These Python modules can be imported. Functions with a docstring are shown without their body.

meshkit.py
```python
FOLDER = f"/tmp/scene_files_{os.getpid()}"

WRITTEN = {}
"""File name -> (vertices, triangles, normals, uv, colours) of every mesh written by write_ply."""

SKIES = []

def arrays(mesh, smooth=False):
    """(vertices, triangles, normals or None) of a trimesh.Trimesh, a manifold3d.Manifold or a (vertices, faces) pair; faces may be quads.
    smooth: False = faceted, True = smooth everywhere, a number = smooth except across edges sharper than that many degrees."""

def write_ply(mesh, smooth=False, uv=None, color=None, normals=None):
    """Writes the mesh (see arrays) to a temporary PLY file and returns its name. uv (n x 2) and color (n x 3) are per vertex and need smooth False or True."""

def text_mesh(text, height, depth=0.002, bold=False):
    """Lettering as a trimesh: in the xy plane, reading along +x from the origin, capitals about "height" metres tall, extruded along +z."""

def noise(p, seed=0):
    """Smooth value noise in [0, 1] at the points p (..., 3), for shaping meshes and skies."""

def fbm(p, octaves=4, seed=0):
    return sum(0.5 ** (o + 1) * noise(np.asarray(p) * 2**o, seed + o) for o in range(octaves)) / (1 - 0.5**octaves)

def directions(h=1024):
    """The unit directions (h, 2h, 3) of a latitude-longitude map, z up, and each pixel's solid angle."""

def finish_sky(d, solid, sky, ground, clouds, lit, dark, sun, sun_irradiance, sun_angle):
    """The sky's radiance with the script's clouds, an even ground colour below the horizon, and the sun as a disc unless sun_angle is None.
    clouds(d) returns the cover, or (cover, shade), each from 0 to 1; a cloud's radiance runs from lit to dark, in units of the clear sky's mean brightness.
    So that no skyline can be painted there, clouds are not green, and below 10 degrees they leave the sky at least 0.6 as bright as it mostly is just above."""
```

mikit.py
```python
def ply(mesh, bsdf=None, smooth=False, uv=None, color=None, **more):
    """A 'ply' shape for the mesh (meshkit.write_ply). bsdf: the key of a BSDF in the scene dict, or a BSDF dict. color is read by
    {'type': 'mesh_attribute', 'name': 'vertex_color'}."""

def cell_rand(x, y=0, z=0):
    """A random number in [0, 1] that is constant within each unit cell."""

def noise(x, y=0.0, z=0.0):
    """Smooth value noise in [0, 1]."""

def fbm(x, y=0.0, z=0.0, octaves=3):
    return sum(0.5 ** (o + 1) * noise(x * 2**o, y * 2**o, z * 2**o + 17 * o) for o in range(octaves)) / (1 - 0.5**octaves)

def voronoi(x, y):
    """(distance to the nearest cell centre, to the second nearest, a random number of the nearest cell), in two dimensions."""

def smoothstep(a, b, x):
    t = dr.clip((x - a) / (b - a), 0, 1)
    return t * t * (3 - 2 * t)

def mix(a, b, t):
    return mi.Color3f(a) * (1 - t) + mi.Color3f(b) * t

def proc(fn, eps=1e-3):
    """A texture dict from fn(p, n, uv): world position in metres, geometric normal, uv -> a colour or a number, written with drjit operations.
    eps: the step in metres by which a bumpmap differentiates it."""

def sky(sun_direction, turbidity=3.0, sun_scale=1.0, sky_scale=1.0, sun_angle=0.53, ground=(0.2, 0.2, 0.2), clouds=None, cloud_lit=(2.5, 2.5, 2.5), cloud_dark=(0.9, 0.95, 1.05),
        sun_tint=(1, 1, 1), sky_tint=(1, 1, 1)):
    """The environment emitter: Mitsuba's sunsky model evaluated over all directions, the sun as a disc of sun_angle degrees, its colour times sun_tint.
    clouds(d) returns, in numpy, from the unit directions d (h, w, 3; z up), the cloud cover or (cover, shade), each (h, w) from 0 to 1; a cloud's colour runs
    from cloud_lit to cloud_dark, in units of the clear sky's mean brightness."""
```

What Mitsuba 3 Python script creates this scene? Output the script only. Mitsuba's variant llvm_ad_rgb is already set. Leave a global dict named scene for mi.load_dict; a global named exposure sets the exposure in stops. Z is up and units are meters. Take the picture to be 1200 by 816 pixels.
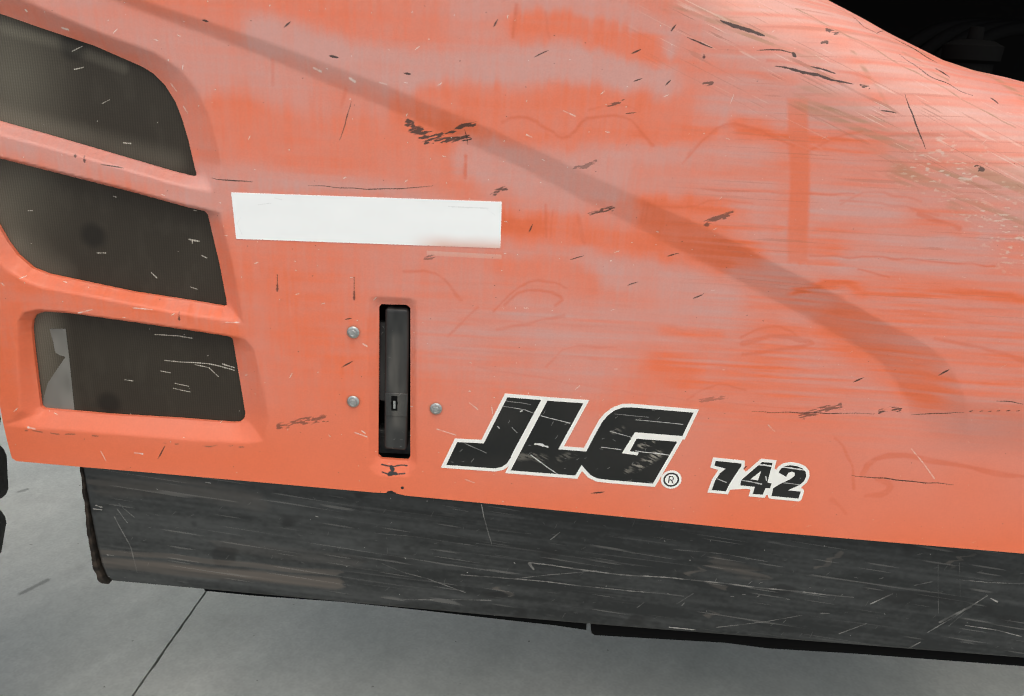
import math, random
import numpy as np, shapely, trimesh, drjit as dr
import mitsuba as mi, mikit, meshkit
from mikit import noise, fbm, smoothstep, mix, proc, ply
from shapely.geometry import *
from scipy.spatial import cKDTree
from scipy import ndimage

random.seed(7)
rng = np.random.default_rng(7)
T = mi.ScalarTransform4f
scene, labels = {}, {}

# ------------------------------------------------------------------ camera, light, exposure
PITCH, ROLL = math.radians(20), math.radians(3)
fwd = np.array([0, math.cos(PITCH), -math.sin(PITCH)])
up0 = np.array([0, math.sin(PITCH), math.cos(PITCH)])
upv = math.cos(ROLL) * up0 - math.sin(ROLL) * np.array([1.0, 0, 0])
eye = np.array([0, -.94, 1.15])
scene['camera'] = {'type': 'perspective', 'fov': 2 * math.degrees(math.atan(.6)), 'near_clip': .02, 'far_clip': 500.,
                   'to_world': T().look_at(origin=eye.tolist(), target=(eye + fwd).tolist(), up=upv.tolist())}
scene['sky'] = mikit.sky((.10, -.52, .85), turbidity=3, sun_scale=.22, sun_angle=40, clouds=lambda d: 1.0,
                         cloud_lit=(1.92, 2.0, 2.12), sun_tint=(.95, 1, 1.08))
exposure = 2.45
Z0 = .808                      # height of the cover's reference point above the concrete

#PANEL-BEGIN
# ------------------------------------------------------------------ the pressed cover: outline, openings, folds (metres on its face)
outline = [(-0.5902,0.7024),(-0.6438,0.3472),(-0.6280,0.0769),(-0.6183,-0.0585),(-0.6181,-0.1292),(-0.6167,-0.1546),(-0.6152,-0.1721),(-0.6143,-0.1804),(-0.6096,-0.1843),(-0.5269,-0.1878),(-0.4441,-0.1907),(-0.3110,-0.1960),(-0.1614,-0.2023),(-0.1485,-0.2022),(-0.1453,-0.1995),(-0.1411,-0.1981),(-0.1357,-0.2020),(-0.1239,-0.2043),(0.0104,-0.2110),(0.2049,-0.2215),(0.3353,-0.2291),(0.6624,-0.2413),(0.7722,-0.2460),(0.4237,0.9601)]
vent_in = [[(-0.6643,0.3770),(-0.5993,0.3494),(-0.5485,0.3363),(-0.5144,0.3263),(-0.4602,0.3114),(-0.4111,0.2926),(-0.3999,0.2862),(-0.3884,0.2747),(-0.3789,0.2586),(-0.3731,0.2412),(-0.3677,0.2172),(-0.3634,0.1899),(-0.3614,0.1798),(-0.3662,0.1781),(-0.3875,0.1822),(-0.4760,0.2039),(-0.5210,0.2148),(-0.5658,0.2251),(-0.6542,0.2465)],
           [(-0.6083,0.1929),(-0.5720,0.1856),(-0.5218,0.1752),(-0.4343,0.1572),(-0.3738,0.1432),(-0.3559,0.1404),(-0.3524,0.1367),(-0.3491,0.1165),(-0.3430,0.0793),(-0.3380,0.0378),(-0.3376,0.0296),(-0.3417,0.0273),(-0.3732,0.0313),(-0.4466,0.0391),(-0.4951,0.0472),(-0.5432,0.0553),(-0.5619,0.0619),(-0.5773,0.0767),(-0.5866,0.0921),(-0.6075,0.1415)],
           [(-0.5741,-0.0150),(-0.5713,-0.0021),(-0.5661,0.0055),(-0.5545,0.0098),(-0.5246,0.0094),(-0.4505,0.0024),(-0.3760,-0.0051),(-0.3372,-0.0093),(-0.3333,-0.0123),(-0.3309,-0.0369),(-0.3271,-0.0752),(-0.3240,-0.1089),(-0.3255,-0.1169),(-0.3321,-0.1225),(-0.3405,-0.1236),(-0.4114,-0.1219),(-0.4895,-0.1212),(-0.5736,-0.1181),(-0.5772,-0.1143),(-0.5762,-0.0639)]]
vent_out = [[(-0.6748,0.4096),(-0.5941,0.3787),(-0.5237,0.3539),(-0.4818,0.3379),(-0.4392,0.3225),(-0.3915,0.3089),(-0.3642,0.2923),(-0.3485,0.2732),(-0.3377,0.2474),(-0.3316,0.2163),(-0.3266,0.1937),(-0.3399,0.1640),(-0.3855,0.1729),(-0.4770,0.1951),(-0.5223,0.2056),(-0.5674,0.2151),(-0.6563,0.2357)],
            [(-0.6247,0.2058),(-0.5713,0.1902),(-0.5211,0.1803),(-0.4337,0.1624),(-0.3734,0.1485),(-0.3329,0.1420),(-0.3259,0.1030),(-0.3197,0.0634),(-0.3148,0.0126),(-0.3375,0.0155),(-0.3987,0.0221),(-0.4963,0.0374),(-0.5448,0.0440),(-0.5636,0.0502),(-0.5816,0.0614),(-0.5932,0.0748),(-0.6196,0.1265)],
            [(-0.5846,-0.0241),(-0.5797,0.0016),(-0.5723,0.0115),(-0.5536,0.0162),(-0.5239,0.0152),(-0.4499,0.0083),(-0.3755,0.0013),(-0.3139,-0.0064),(-0.3035,-0.0192),(-0.2974,-0.0569),(-0.2907,-0.1069),(-0.2985,-0.1385),(-0.3134,-0.1422),(-0.3870,-0.1430),(-0.4654,-0.1400),(-0.5438,-0.1376),(-0.6181,-0.1361),(-0.5940,-0.1152)]]
slot_in = [(-0.1571,0.0395),(-0.1541,0.0433),(-0.1245,0.0438),(-0.1205,0.0404),(-0.1190,-0.1537),(-0.1221,-0.1586),(-0.1548,-0.1582),(-0.1590,-0.1537)]
slot_out = [(-0.1679,0.0492),(-0.1629,0.0541),(-0.1187,0.0539),(-0.1127,0.0502),(-0.1094,-0.1603),(-0.1188,-0.1775),(-0.1581,-0.1786),(-0.1697,-0.1662)]
fold_hi = [(-0.5210,0.4012),(-0.3999,0.3591),(-0.2829,0.3293),(-0.1945,0.3016),(-0.1451,0.2878),(-0.1043,0.2724),(-0.0584,0.2572),(-0.0165,0.2424),(0.0736,0.2061),(0.1123,0.1914),(0.1415,0.1798),(0.2105,0.1550),(0.2820,0.1218),(0.3335,0.1008),(0.3758,0.0809),(0.4211,0.0589),(0.4556,0.0442),(0.4845,0.0290),(0.5117,0.0050),(0.5309,-0.0265),(0.5491,-0.0699),(0.5711,-0.1379)]
fold_lo = [(-0.5471,0.4000),(-0.4308,0.3576),(-0.2837,0.3133),(-0.1949,0.2809),(-0.1588,0.2688),(-0.1177,0.2542),(-0.0575,0.2304),(-0.0105,0.2137),(0.0277,0.1963),(0.0811,0.1719),(0.1351,0.1500),(0.1725,0.1307),(0.2263,0.1070),(0.2886,0.0782),(0.3414,0.0545),(0.4034,0.0224),(0.4292,0.0079),(0.4503,-0.0125),(0.4681,-0.0355),(0.4792,-0.0548),(0.4891,-0.0825),(0.5048,-0.1419)]
crest = [(-0.0261,0.5292),(0.0638,0.4353),(0.1383,0.3787),(0.2230,0.3351),(0.3005,0.2963),(0.3995,0.2520),(0.4702,0.2230),(0.5098,0.2122),(0.5485,0.2059),(0.6475,0.1857)]
calm = [(0.0219,-0.0334),(0.2566,-0.2048)]
GRID, RAISE, VENT, SLOT = .002, .0078, .015, .007

def dense(line, closed=True, step=.0004):
    p = np.array(list(line) + ([line[0]] if closed else []), float)
    out = []
    for a, b in zip(p[:-1], p[1:]):
        n = max(2, int(np.linalg.norm(b - a) / step))
        out.append(a + (b - a) * np.linspace(0, 1, n, endpoint=False)[:, None])
    return np.vstack(out)

def smooth_line(line, rounds=2, closed=False):
    p = np.array(line, float)
    for _ in range(rounds):
        q = [p[0]]
        for a, b in zip(p[:-1], p[1:]):
            q += [a * .75 + b * .25, a * .25 + b * .75]
        q.append(p[-1]); p = np.array(q)
    return p

def distance(points, line, closed=True):
    return cKDTree(dense(line, closed, .0008)).query(points)[0]

fold_hi, fold_lo = smooth_line(fold_hi), smooth_line(fold_lo)
us, ts = np.arange(-.80, .85, GRID), np.arange(-.33, .95, GRID)
U, W = np.meshgrid(us, ts)
flat = np.c_[U.ravel(), W.ravel()]
depth = np.zeros(len(flat))
# the raised upper right half, stepped down along the long fold
lo_side = Polygon(np.vstack([fold_lo, [[fold_lo[-1][0], -.5], [1.2, -.5], [1.2, 1.6], [-1.2, 1.6], [-1.2, fold_lo[0][1]]]])).buffer(0)
hi_side = Polygon(np.vstack([fold_hi, [[fold_hi[-1][0], -.5], [1.2, -.5], [1.2, 1.6], [-1.2, 1.6], [-1.2, fold_hi[0][1]]]])).buffer(0)
in_lo, in_hi = shapely.contains_xy(lo_side, flat[:, 0], flat[:, 1]), shapely.contains_xy(hi_side, flat[:, 0], flat[:, 1])
a, b = distance(flat, fold_lo, False), distance(flat, fold_hi, False)
lift = np.where(in_hi, 1.0, np.where(in_lo, a / (a + b + 1e-9), 0.0))
fade = np.clip((flat[:, 1] + .11) / .09, 0, 1)
fade = fade * fade * (3 - 2 * fade)
depth += RAISE * lift * fade * np.interp(flat[:, 0], [-.5, -.1, .12, .37], [.62, .9, 1.0, 1.9])
# shallow waves of old sheet metal away from the lettering
wave = meshkit.fbm(np.c_[flat * 5, flat[:, :1] * 0], 3, 3) - .5
depth += .004 * wave * np.clip((flat[:, 0] - .02) / .12, 0, 1) * np.clip((flat[:, 1] + .02) / .1, 0, 1)
depth = ndimage.gaussian_filter(depth.reshape(U.shape), .4).ravel()
# the pressed surrounds of the three vents and of the latch slot
for inner, outer, deep in [(i, o, VENT) for i, o in zip(vent_in, vent_out)] + [(slot_in, slot_out, SLOT)]:
    inside = shapely.contains_xy(Polygon(outer).buffer(0), flat[:, 0], flat[:, 1])
    within = shapely.contains_xy(Polygon(inner).buffer(0), flat[:, 0], flat[:, 1])
    k = np.nonzero(inside)[0]
    di, do = distance(flat[k], inner), distance(flat[k], outer)
    depth[k] -= deep * np.where(within[k], 1.0, do / (di + do + 1e-9))
depth = ndimage.gaussian_filter(depth.reshape(U.shape), .25)
# mesh: grid points near an edge are moved onto it, cells outside are dropped
domain = Polygon(outline).buffer(0)
for hole in vent_in + [slot_in]:
    domain = domain.difference(Polygon(hole).buffer(0))
edges = np.vstack([dense(outline)] + [dense(h) for h in vent_in + [slot_in]])
dist, near = cKDTree(edges).query(flat)
flat = np.where((dist < .72 * GRID)[:, None], edges[near], flat)
rows, cols = U.shape
q = np.arange(rows * cols).reshape(rows, cols)
faces = np.vstack([np.c_[q[:-1, :-1].ravel(), q[:-1, 1:].ravel(), q[1:, 1:].ravel()], np.c_[q[:-1, :-1].ravel(), q[1:, 1:].ravel(), q[1:, :-1].ravel()]])
mid = flat[faces].mean(1)
keep = shapely.contains_xy(domain, mid[:, 0], mid[:, 1])
e1, e2 = flat[faces[:, 1]] - flat[faces[:, 0]], flat[faces[:, 2]] - flat[faces[:, 0]]
faces = faces[keep & (e1[:, 0] * e2[:, 1] - e1[:, 1] * e2[:, 0] > 1e-9)]
dd = ndimage.map_coordinates(depth, [(flat[:, 1] - ts[0]) / GRID, (flat[:, 0] - us[0]) / GRID], order=1, mode='nearest')
# the sheet turns over the shoulder: upright below the crest line, an arc, then the top running back
c0 = np.interp(flat[:, 0], [p[0] for p in crest], [p[1] for p in crest])
R = .100 + .02 * np.clip(flat[:, 0] - .3, 0, 1)
th = np.clip((flat[:, 1] - c0) / R, 0, 1.72)
past = np.maximum(flat[:, 1] - c0 - R * 1.72, 0)
z = np.minimum(flat[:, 1], c0) + R * np.sin(th) + past * math.cos(1.72)
y = R * (1 - np.cos(th)) + past * math.sin(1.72)
ny, nz = -np.cos(th), np.sin(th)
P = np.c_[flat[:, 0], y + ny * dd, z + nz * dd + Z0]
# return flange of 5 mm along every free edge
ed = np.sort(np.vstack([faces[:, [0, 1]], faces[:, [1, 2]], faces[:, [2, 0]]]), axis=1)
uq, inv, cnt = np.unique(ed, axis=0, return_inverse=True, return_counts=True)
free = np.vstack([faces[:, [0, 1]], faces[:, [1, 2]], faces[:, [2, 0]]])[cnt[inv.ravel()] == 1]
n0 = len(P)
rim = np.c_[free[:, 0], free[:, 1]].ravel()
back = np.c_[np.zeros(len(P)), -ny, -nz] * .005
V = np.vstack([P, P[rim], P[rim] + back[rim]])
UV = np.vstack([flat, flat[rim], flat[rim]])
k = n0 + np.arange(len(rim)).reshape(-1, 2)
m_ = len(rim)
F = np.vstack([faces, np.c_[k[:, 0], k[:, 0] + m_, k[:, 1] + m_], np.c_[k[:, 0], k[:, 1] + m_, k[:, 1]]])
used, F = np.unique(F, return_inverse=True)
F = F.reshape(-1, 3)
panel = (V[used], F, UV[used])
#PANEL-END

# ------------------------------------------------------------------ texture helpers
def line_distance(x, y, pts):
    best = None
    for (ax, ay), (bx, by) in zip(pts[:-1], pts[1:]):
        ux, uy = bx - ax, by - ay
        k = 1 / max(ux * ux + uy * uy, 1e-12)
        px, py = x - ax, y - ay
        h = dr.clip((px * ux + py * uy) * k, 0, 1)
        px, py = px - ux * h, py - uy * h
        d = px * px + py * py
        best = d if best is None else dr.minimum(best, d)
    return dr.sqrt(best)

def stroke(x, y, pts, w, soft):
    return 1 - smoothstep(w - soft, w + soft, line_distance(x, y, pts))

def dashes(x, y, cell, seed, amount, length, width):
    """Short scratches at random places and angles, one per cell at most."""
    gx, gy = x / cell, y / cell
    ix, iy = dr.floor(gx), dr.floor(gy)
    r = [mikit.cell_rand(ix, iy, seed + i) for i in range(5)]
    cx, cy = (.25 + .5 * r[0]), (.25 + .5 * r[1])
    ang = r[2] * 3.1416
    px, py = (gx - ix - cx) * cell, (gy - iy - cy) * cell
    s, c = dr.sin(ang), dr.cos(ang)
    u, v = px * c + py * s, -px * s + py * c
    l = length * (.15 + r[3] * r[3])
    return dr.select((r[4] < amount) & (dr.abs(u) < l) & (dr.abs(v) < width * (1 - .6 * dr.abs(u) / l)), 1.0, 0.0)

# ------------------------------------------------------------------ paint: how chalky the old enamel is, place by place: (line, half width, softness, strength, chalk)
mm = .001
chalk = [
    ([(-0.6395,-0.2461),(-0.1507,-0.2108),(0.2276,-0.2313),(0.6596,-0.2301)], 45, 50, 1, -.06),
    ([(-0.2676,0.0662),(-0.1711,-0.0888),(-0.1826,-0.1824)], 75, 60, .9, .04),
    ([(-0.5819,0.0593),(-0.6048,-0.1598),(-0.3094,-0.1661)], 60, 40, 1, .0),
    ([(-0.5486,0.3354),(-0.4198,0.2955),(-0.3683,0.2584),(-0.3537,0.2048)], 20, 16, .8, .35),
    ([(-0.5770,0.2128),(-0.4590,0.1896),(-0.3444,0.1553)], 17, 7, 1, .8),
    ([(-0.6017,0.0582),(-0.5364,0.0332),(-0.4483,0.0235),(-0.3254,0.0030)], 18, 8, .9, .02),
    ([(-0.3100,0.1428),(-0.2970,0.0646),(-0.2899,-0.0292)], 12, 14, .5, .3),
    ([(-0.3493,0.1522),(-0.3280,0.1590)], 10, 6, .8, .75),
    ([(-0.3727,0.1794),(-0.1968,0.1856),(-0.0467,0.1859)], 13, 5, .95, .85),
    ([(-0.3242,0.2437),(-0.2513,0.2295),(-0.1405,0.2243),(-0.0661,0.2071)], 32, 8, .9, .08),
    ([(-0.4917,0.3627),(-0.4162,0.3295),(-0.3204,0.3005),(-0.2448,0.2784)], 22, 9, .9, .72),
    ([(-0.3829,0.3758),(-0.2796,0.3566),(-0.1924,0.3445),(-0.1045,0.3422)], 26, 9, .9, .16),
    ([(-0.2812,0.3278),(-0.1753,0.3053),(-0.0507,0.3099),(0.0644,0.3156),(0.1404,0.3085)], 20, 6, 1, .95),
    ([(-0.0617,0.3752),(0.0163,0.3758),(0.0860,0.3711),(0.1497,0.3432)], 13, 4, .95, .8),
    ([(-0.0153,0.3483),(0.0353,0.3507),(0.0888,0.3402),(0.1292,0.3306)], 13, 4, .95, .02),
    ([(-0.0854,0.2721),(-0.0131,0.2689),(0.0595,0.2638),(0.1807,0.2667)], 28, 5, .95, .02),
    ([(-0.1174,0.2632),(-0.0485,0.2421)], 16, 6, .9, -.15),
    ([(-0.0478,0.2182),(0.0080,0.2141),(0.1012,0.2014)], 22, 6, .95, .88),
    ([(0.0096,0.1861),(0.0668,0.1740)], 14, 6, .8, .8),
    ([(0.0714,0.2271),(0.1359,0.2233),(0.2621,0.2304)], 13, 5, .9, .75),
    ([(0.1205,0.1932),(0.2669,0.1988)], 10, 5, .8, .7),
    ([(-0.0148,0.1469),(0.0503,0.1407),(0.1083,0.1321),(0.1572,0.1211)], 17, 6, .95, .0),
    ([(-0.0169,0.1506),(0.0166,0.1466)], 12, 8, .8, -.45),
    ([(0.1583,0.1510),(0.2118,0.1353),(0.2531,0.1223)], 24, 7, .95, -.16),
    ([(0.1375,0.1743),(0.1778,0.1762),(0.2720,0.1647)], 6, 4, .9, -.3),
    ([(-0.0057,0.1162),(0.0811,0.1130)], 5, 4, .8, .6),
    ([(0.0824,0.0972),(0.1506,0.0928),(0.2454,0.0737)], 20, 6, .95, .9),
    ([(-0.0045,0.0905),(0.0438,0.0951),(0.0837,0.0811)], 13, 7, .8, .25),
    ([(-0.0515,0.0453),(0.0181,0.0346),(0.0987,0.0180),(0.1758,0.0411),(0.2414,0.0301)], 34, 14, .85, .8),
    ([(-0.0913,0.0605),(-0.0225,0.0592)], 22, 16, .7, .35),
    ([(-0.0953,0.0084),(0.0009,-0.0183),(0.1225,-0.0256)], 24, 16, .85, .72),
    ([(0.1750,0.0306),(0.2348,0.0277)], 6, 5, .8, .2),
    ([(0.1803,-0.0180),(0.2096,-0.0272)], 14, 8, .8, -.05),
    ([(0.2543,0.1075),(0.3208,0.0992)], 13, 6, .8, .65),
    ([(0.3747,0.0516),(0.4459,0.0139),(0.4905,-0.0146)], 27, 8, .9, -.1),
    ([(0.3153,0.0843),(0.3391,0.0989),(0.3673,0.0997),(0.3982,0.0885),(0.4365,0.0886),(0.4913,0.0996),(0.5676,0.0980)], 4.5, 3, .9, -.5),
    ([(0.3703,0.1342),(0.4465,0.1305),(0.5063,0.1559)], 22, 8, .85, .85),
    ([(0.3288,0.1839),(0.3980,0.1831)], 20, 8, .85, .9),
    ([(0.2409,0.1882),(0.2916,0.1295)], 14, 8, .7, .7),
    ([(0.3187,0.1627),(0.4198,0.1674),(0.5039,0.1662)], 3.5, 3, .8, .15),
    ([(0.4427,0.0586),(0.5863,0.0255)], 45, 30, .7, .3),
    ([(0.2879,-0.0513),(0.4368,-0.1940)], 40, 40, .6, .18),
    ([(0.2097,0.2847),(0.2549,0.3084),(0.3219,0.3014)], 28, 10, .8, .85),
    ([(0.2305,0.2624),(0.2896,0.2568),(0.3475,0.2564),(0.3840,0.2531)], 7, 6, .9, -.3),
    ([(0.1385,0.3260),(0.2133,0.3231),(0.2755,0.3169)], 4, 3, .9, .15),
    ([(0.1805,0.3773),(0.3010,0.3280),(0.4287,0.2548),(0.5417,0.1999)], 26, 18, .75, .8),
    ([(0.2113,0.3844),(0.2722,0.3744),(0.3257,0.3609)], 11, 6, .8, .15),
    ([(0.3490,0.3908),(0.4425,0.3293),(0.5328,0.2640)], 14, 9, .8, .6),
    ([(0.3299,0.3545),(0.3498,0.3288),(0.3673,0.3009)], 7, 5, .8, .2),
    ([(0.5148,0.2395),(0.4379,0.2547)], 12, 10, .7, .25),
    ([(0.2632,0.2232),(0.3539,0.2220),(0.4428,0.2312)], 9, 6, .6, .25),
]
wipes_ = [([(-0.0216,0.2570),(-0.0110,0.2628),(0.0098,0.2622),(0.0287,0.2508),(0.0402,0.2416),(0.0534,0.2485),(0.0638,0.2658),(0.0773,0.2673),(0.0996,0.2702),(0.1166,0.2623),(0.1385,0.2414)], 1.6, .6),
         ([(0.1705,0.2235),(0.1953,0.2578),(0.2161,0.2695),(0.2389,0.2663),(0.2723,0.2523),(0.2865,0.2478)], 1.2, .6), ([(0.1764,0.2346),(0.1994,0.2607),(0.2209,0.2671)], 1.6, .35),
         ([(0.0677,0.2747),(0.0898,0.2793),(0.1076,0.2802),(0.1217,0.2740)], 1, .4), ([(-0.1258,0.0850),(-0.0966,0.0875),(-0.0769,0.0745),(-0.0607,0.0551)], 2.2, .45),
         ([(-0.0239,0.0437),(-0.0015,0.0705),(0.0201,0.0848),(0.0397,0.0838),(0.0568,0.0756)], 1.4, .55), ([(-0.0124,0.0515),(0.0063,0.0709),(0.0355,0.0725),(0.0557,0.0634),(0.0465,0.0547)], 2, .5),
         ([(-0.0754,0.0095),(-0.0418,0.0479)], 1.5, .4), ([(-0.0190,0.0221),(0.0134,0.0302),(0.0571,0.0429)], 2.2, .35), ([(0.0414,-0.0214),(0.0646,0.0066),(0.1196,0.0064)], 1.5, .35),
         ([(0.2127,-0.0534),(0.2302,-0.0380),(0.2496,-0.0315),(0.2779,-0.0386)], 1.3, .45), ([(0.2645,0.0283),(0.2845,0.0409),(0.3137,0.0435),(0.3414,0.0252)], 1.6, .5), ([(0.2675,0.0211),(0.3053,0.0337),(0.3561,0.0260),(0.3276,0.0181),(0.2841,0.0093)], 3.2, .5),
         ([(0.2694,0.0074),(0.3085,0.0128),(0.3419,0.0221)], 2, .5), ([(0.4393,-0.1398),(0.4442,-0.1219),(0.4731,-0.1098),(0.5269,-0.1182),(0.5919,-0.1285),(0.6352,-0.1342)], 3.6, .5), ([(0.3955,-0.0947),(0.4128,-0.1098),(0.4257,-0.1347),(0.4326,-0.1604)], 2, .5),
         ([(0.4485,-0.1715),(0.4737,-0.1652),(0.4776,-0.1530),(0.4596,-0.1469)], 4, .4), ([(0.4072,-0.1775),(0.4288,-0.1969)], 3, .4), ([(0.5868,0.0234),(0.5352,0.0351),(0.4801,0.0423)], 3, .45),
         ([(0.3031,0.2451),(0.3331,0.2626),(0.3544,0.2673)], 1.2, .5), ([(0.1500,0.1763),(0.1870,0.1767),(0.2086,0.1882),(0.2507,0.1841)], 1, .5), ([(0.3462,0.1896),(0.3747,0.2077),(0.4318,0.1979)], 1.2, .4),
         ([(0.3455,0.1932),(0.4053,0.1928),(0.4532,0.1842)], 1.4, .4), ([(0.4327,0.1850),(0.4599,0.1752),(0.4796,0.1705)], 3, .5), ([(0.3633,0.2669),(0.4751,0.2624),(0.5041,0.2606)], 1.2, .4),
         ([(-0.0139,0.3735),(-0.0167,0.3408)], 1.6, .6), ([(0.0151,0.3669),(0.0210,0.3426)], 1.2, .35), ([(-0.0599,0.2184),(-0.0592,0.1955)], 2, .7), ([(0.0293,0.1702),(0.0316,0.1339)], 1.4, .5), ([(0.0372,0.1649),(0.0364,0.1341)], 1, .4),
         ([(0.0659,0.1607),(0.0740,0.1293)], 2, .35), ([(0.1347,0.1810),(0.1344,0.1551)], 1, .4), ([(0.1386,0.1793),(0.1390,0.1555)], 1, .4), ([(-0.1903,0.2812),(-0.1953,0.2635)], 2.2, .4), ([(-0.2679,0.3074),(-0.2691,0.2816)], 2.2, .3),
         ([(0.2472,0.3307),(0.3383,0.3212),(0.3573,0.3166)], 1.2, .5), ([(0.3240,0.1314),(0.4173,0.1348),(0.5311,0.1312)], .8, .7), ([(0.1937,0.1975),(0.2761,0.1985),(0.3577,0.2013)], .7, .6), ([(0.3779,0.1190),(0.4127,0.1111)], .9, .7),
         ([(0.4396,0.0737),(0.4958,0.0798),(0.5712,0.0842)], 1.4, .3), ([(0.3818,0.0753),(0.4791,0.0688),(0.5779,0.0582)], 1.2, .25), ([(0.2269,-0.0526),(0.3095,-0.0590),(0.4110,-0.0554)], .6, .35),
         ([(-0.0391,-0.0260),(0.1039,-0.0452),(0.2221,-0.0551)], .9, .25), ([(-0.0800,-0.0067),(0.1008,-0.0074)], 2, .18), ([(-0.0610,0.0313),(0.1569,0.0327)], 2.2, .15)]
wipes = [([tuple(map(float, q)) for q in smooth_line(l, 1)], w, k) for l, w, k in wipes_]
tans = [([(0.1407,0.3845),(0.1806,0.3758),(0.2496,0.3472)], 8, .55), ([(0.1817,0.3660),(0.2359,0.3510),(0.3008,0.3319)], 5, .4), ([(0.2922,0.2951),(0.3432,0.2801),(0.3979,0.2511)], 12, .5), ([(0.3453,0.2685),(0.4105,0.2550)], 7, .5), ([(0.4069,0.2293),(0.4709,0.2274),(0.5364,0.2205)], 14, .5),
        ([(0.4690,0.1961),(0.5469,0.1797)], 8, .4), ([(0.3387,0.3413),(0.3671,0.3048),(0.3837,0.2780)], 2, .45), ([(0.4035,0.3486),(0.4511,0.3205)], 2.4, .5), ([(0.2778,0.3829),(0.3499,0.3517),(0.4382,0.3125),(0.5239,0.2722)], .8, .6), ([(0.4209,0.3623),(0.5158,0.3600),(0.5417,0.3054)], 5, .5)]
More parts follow.
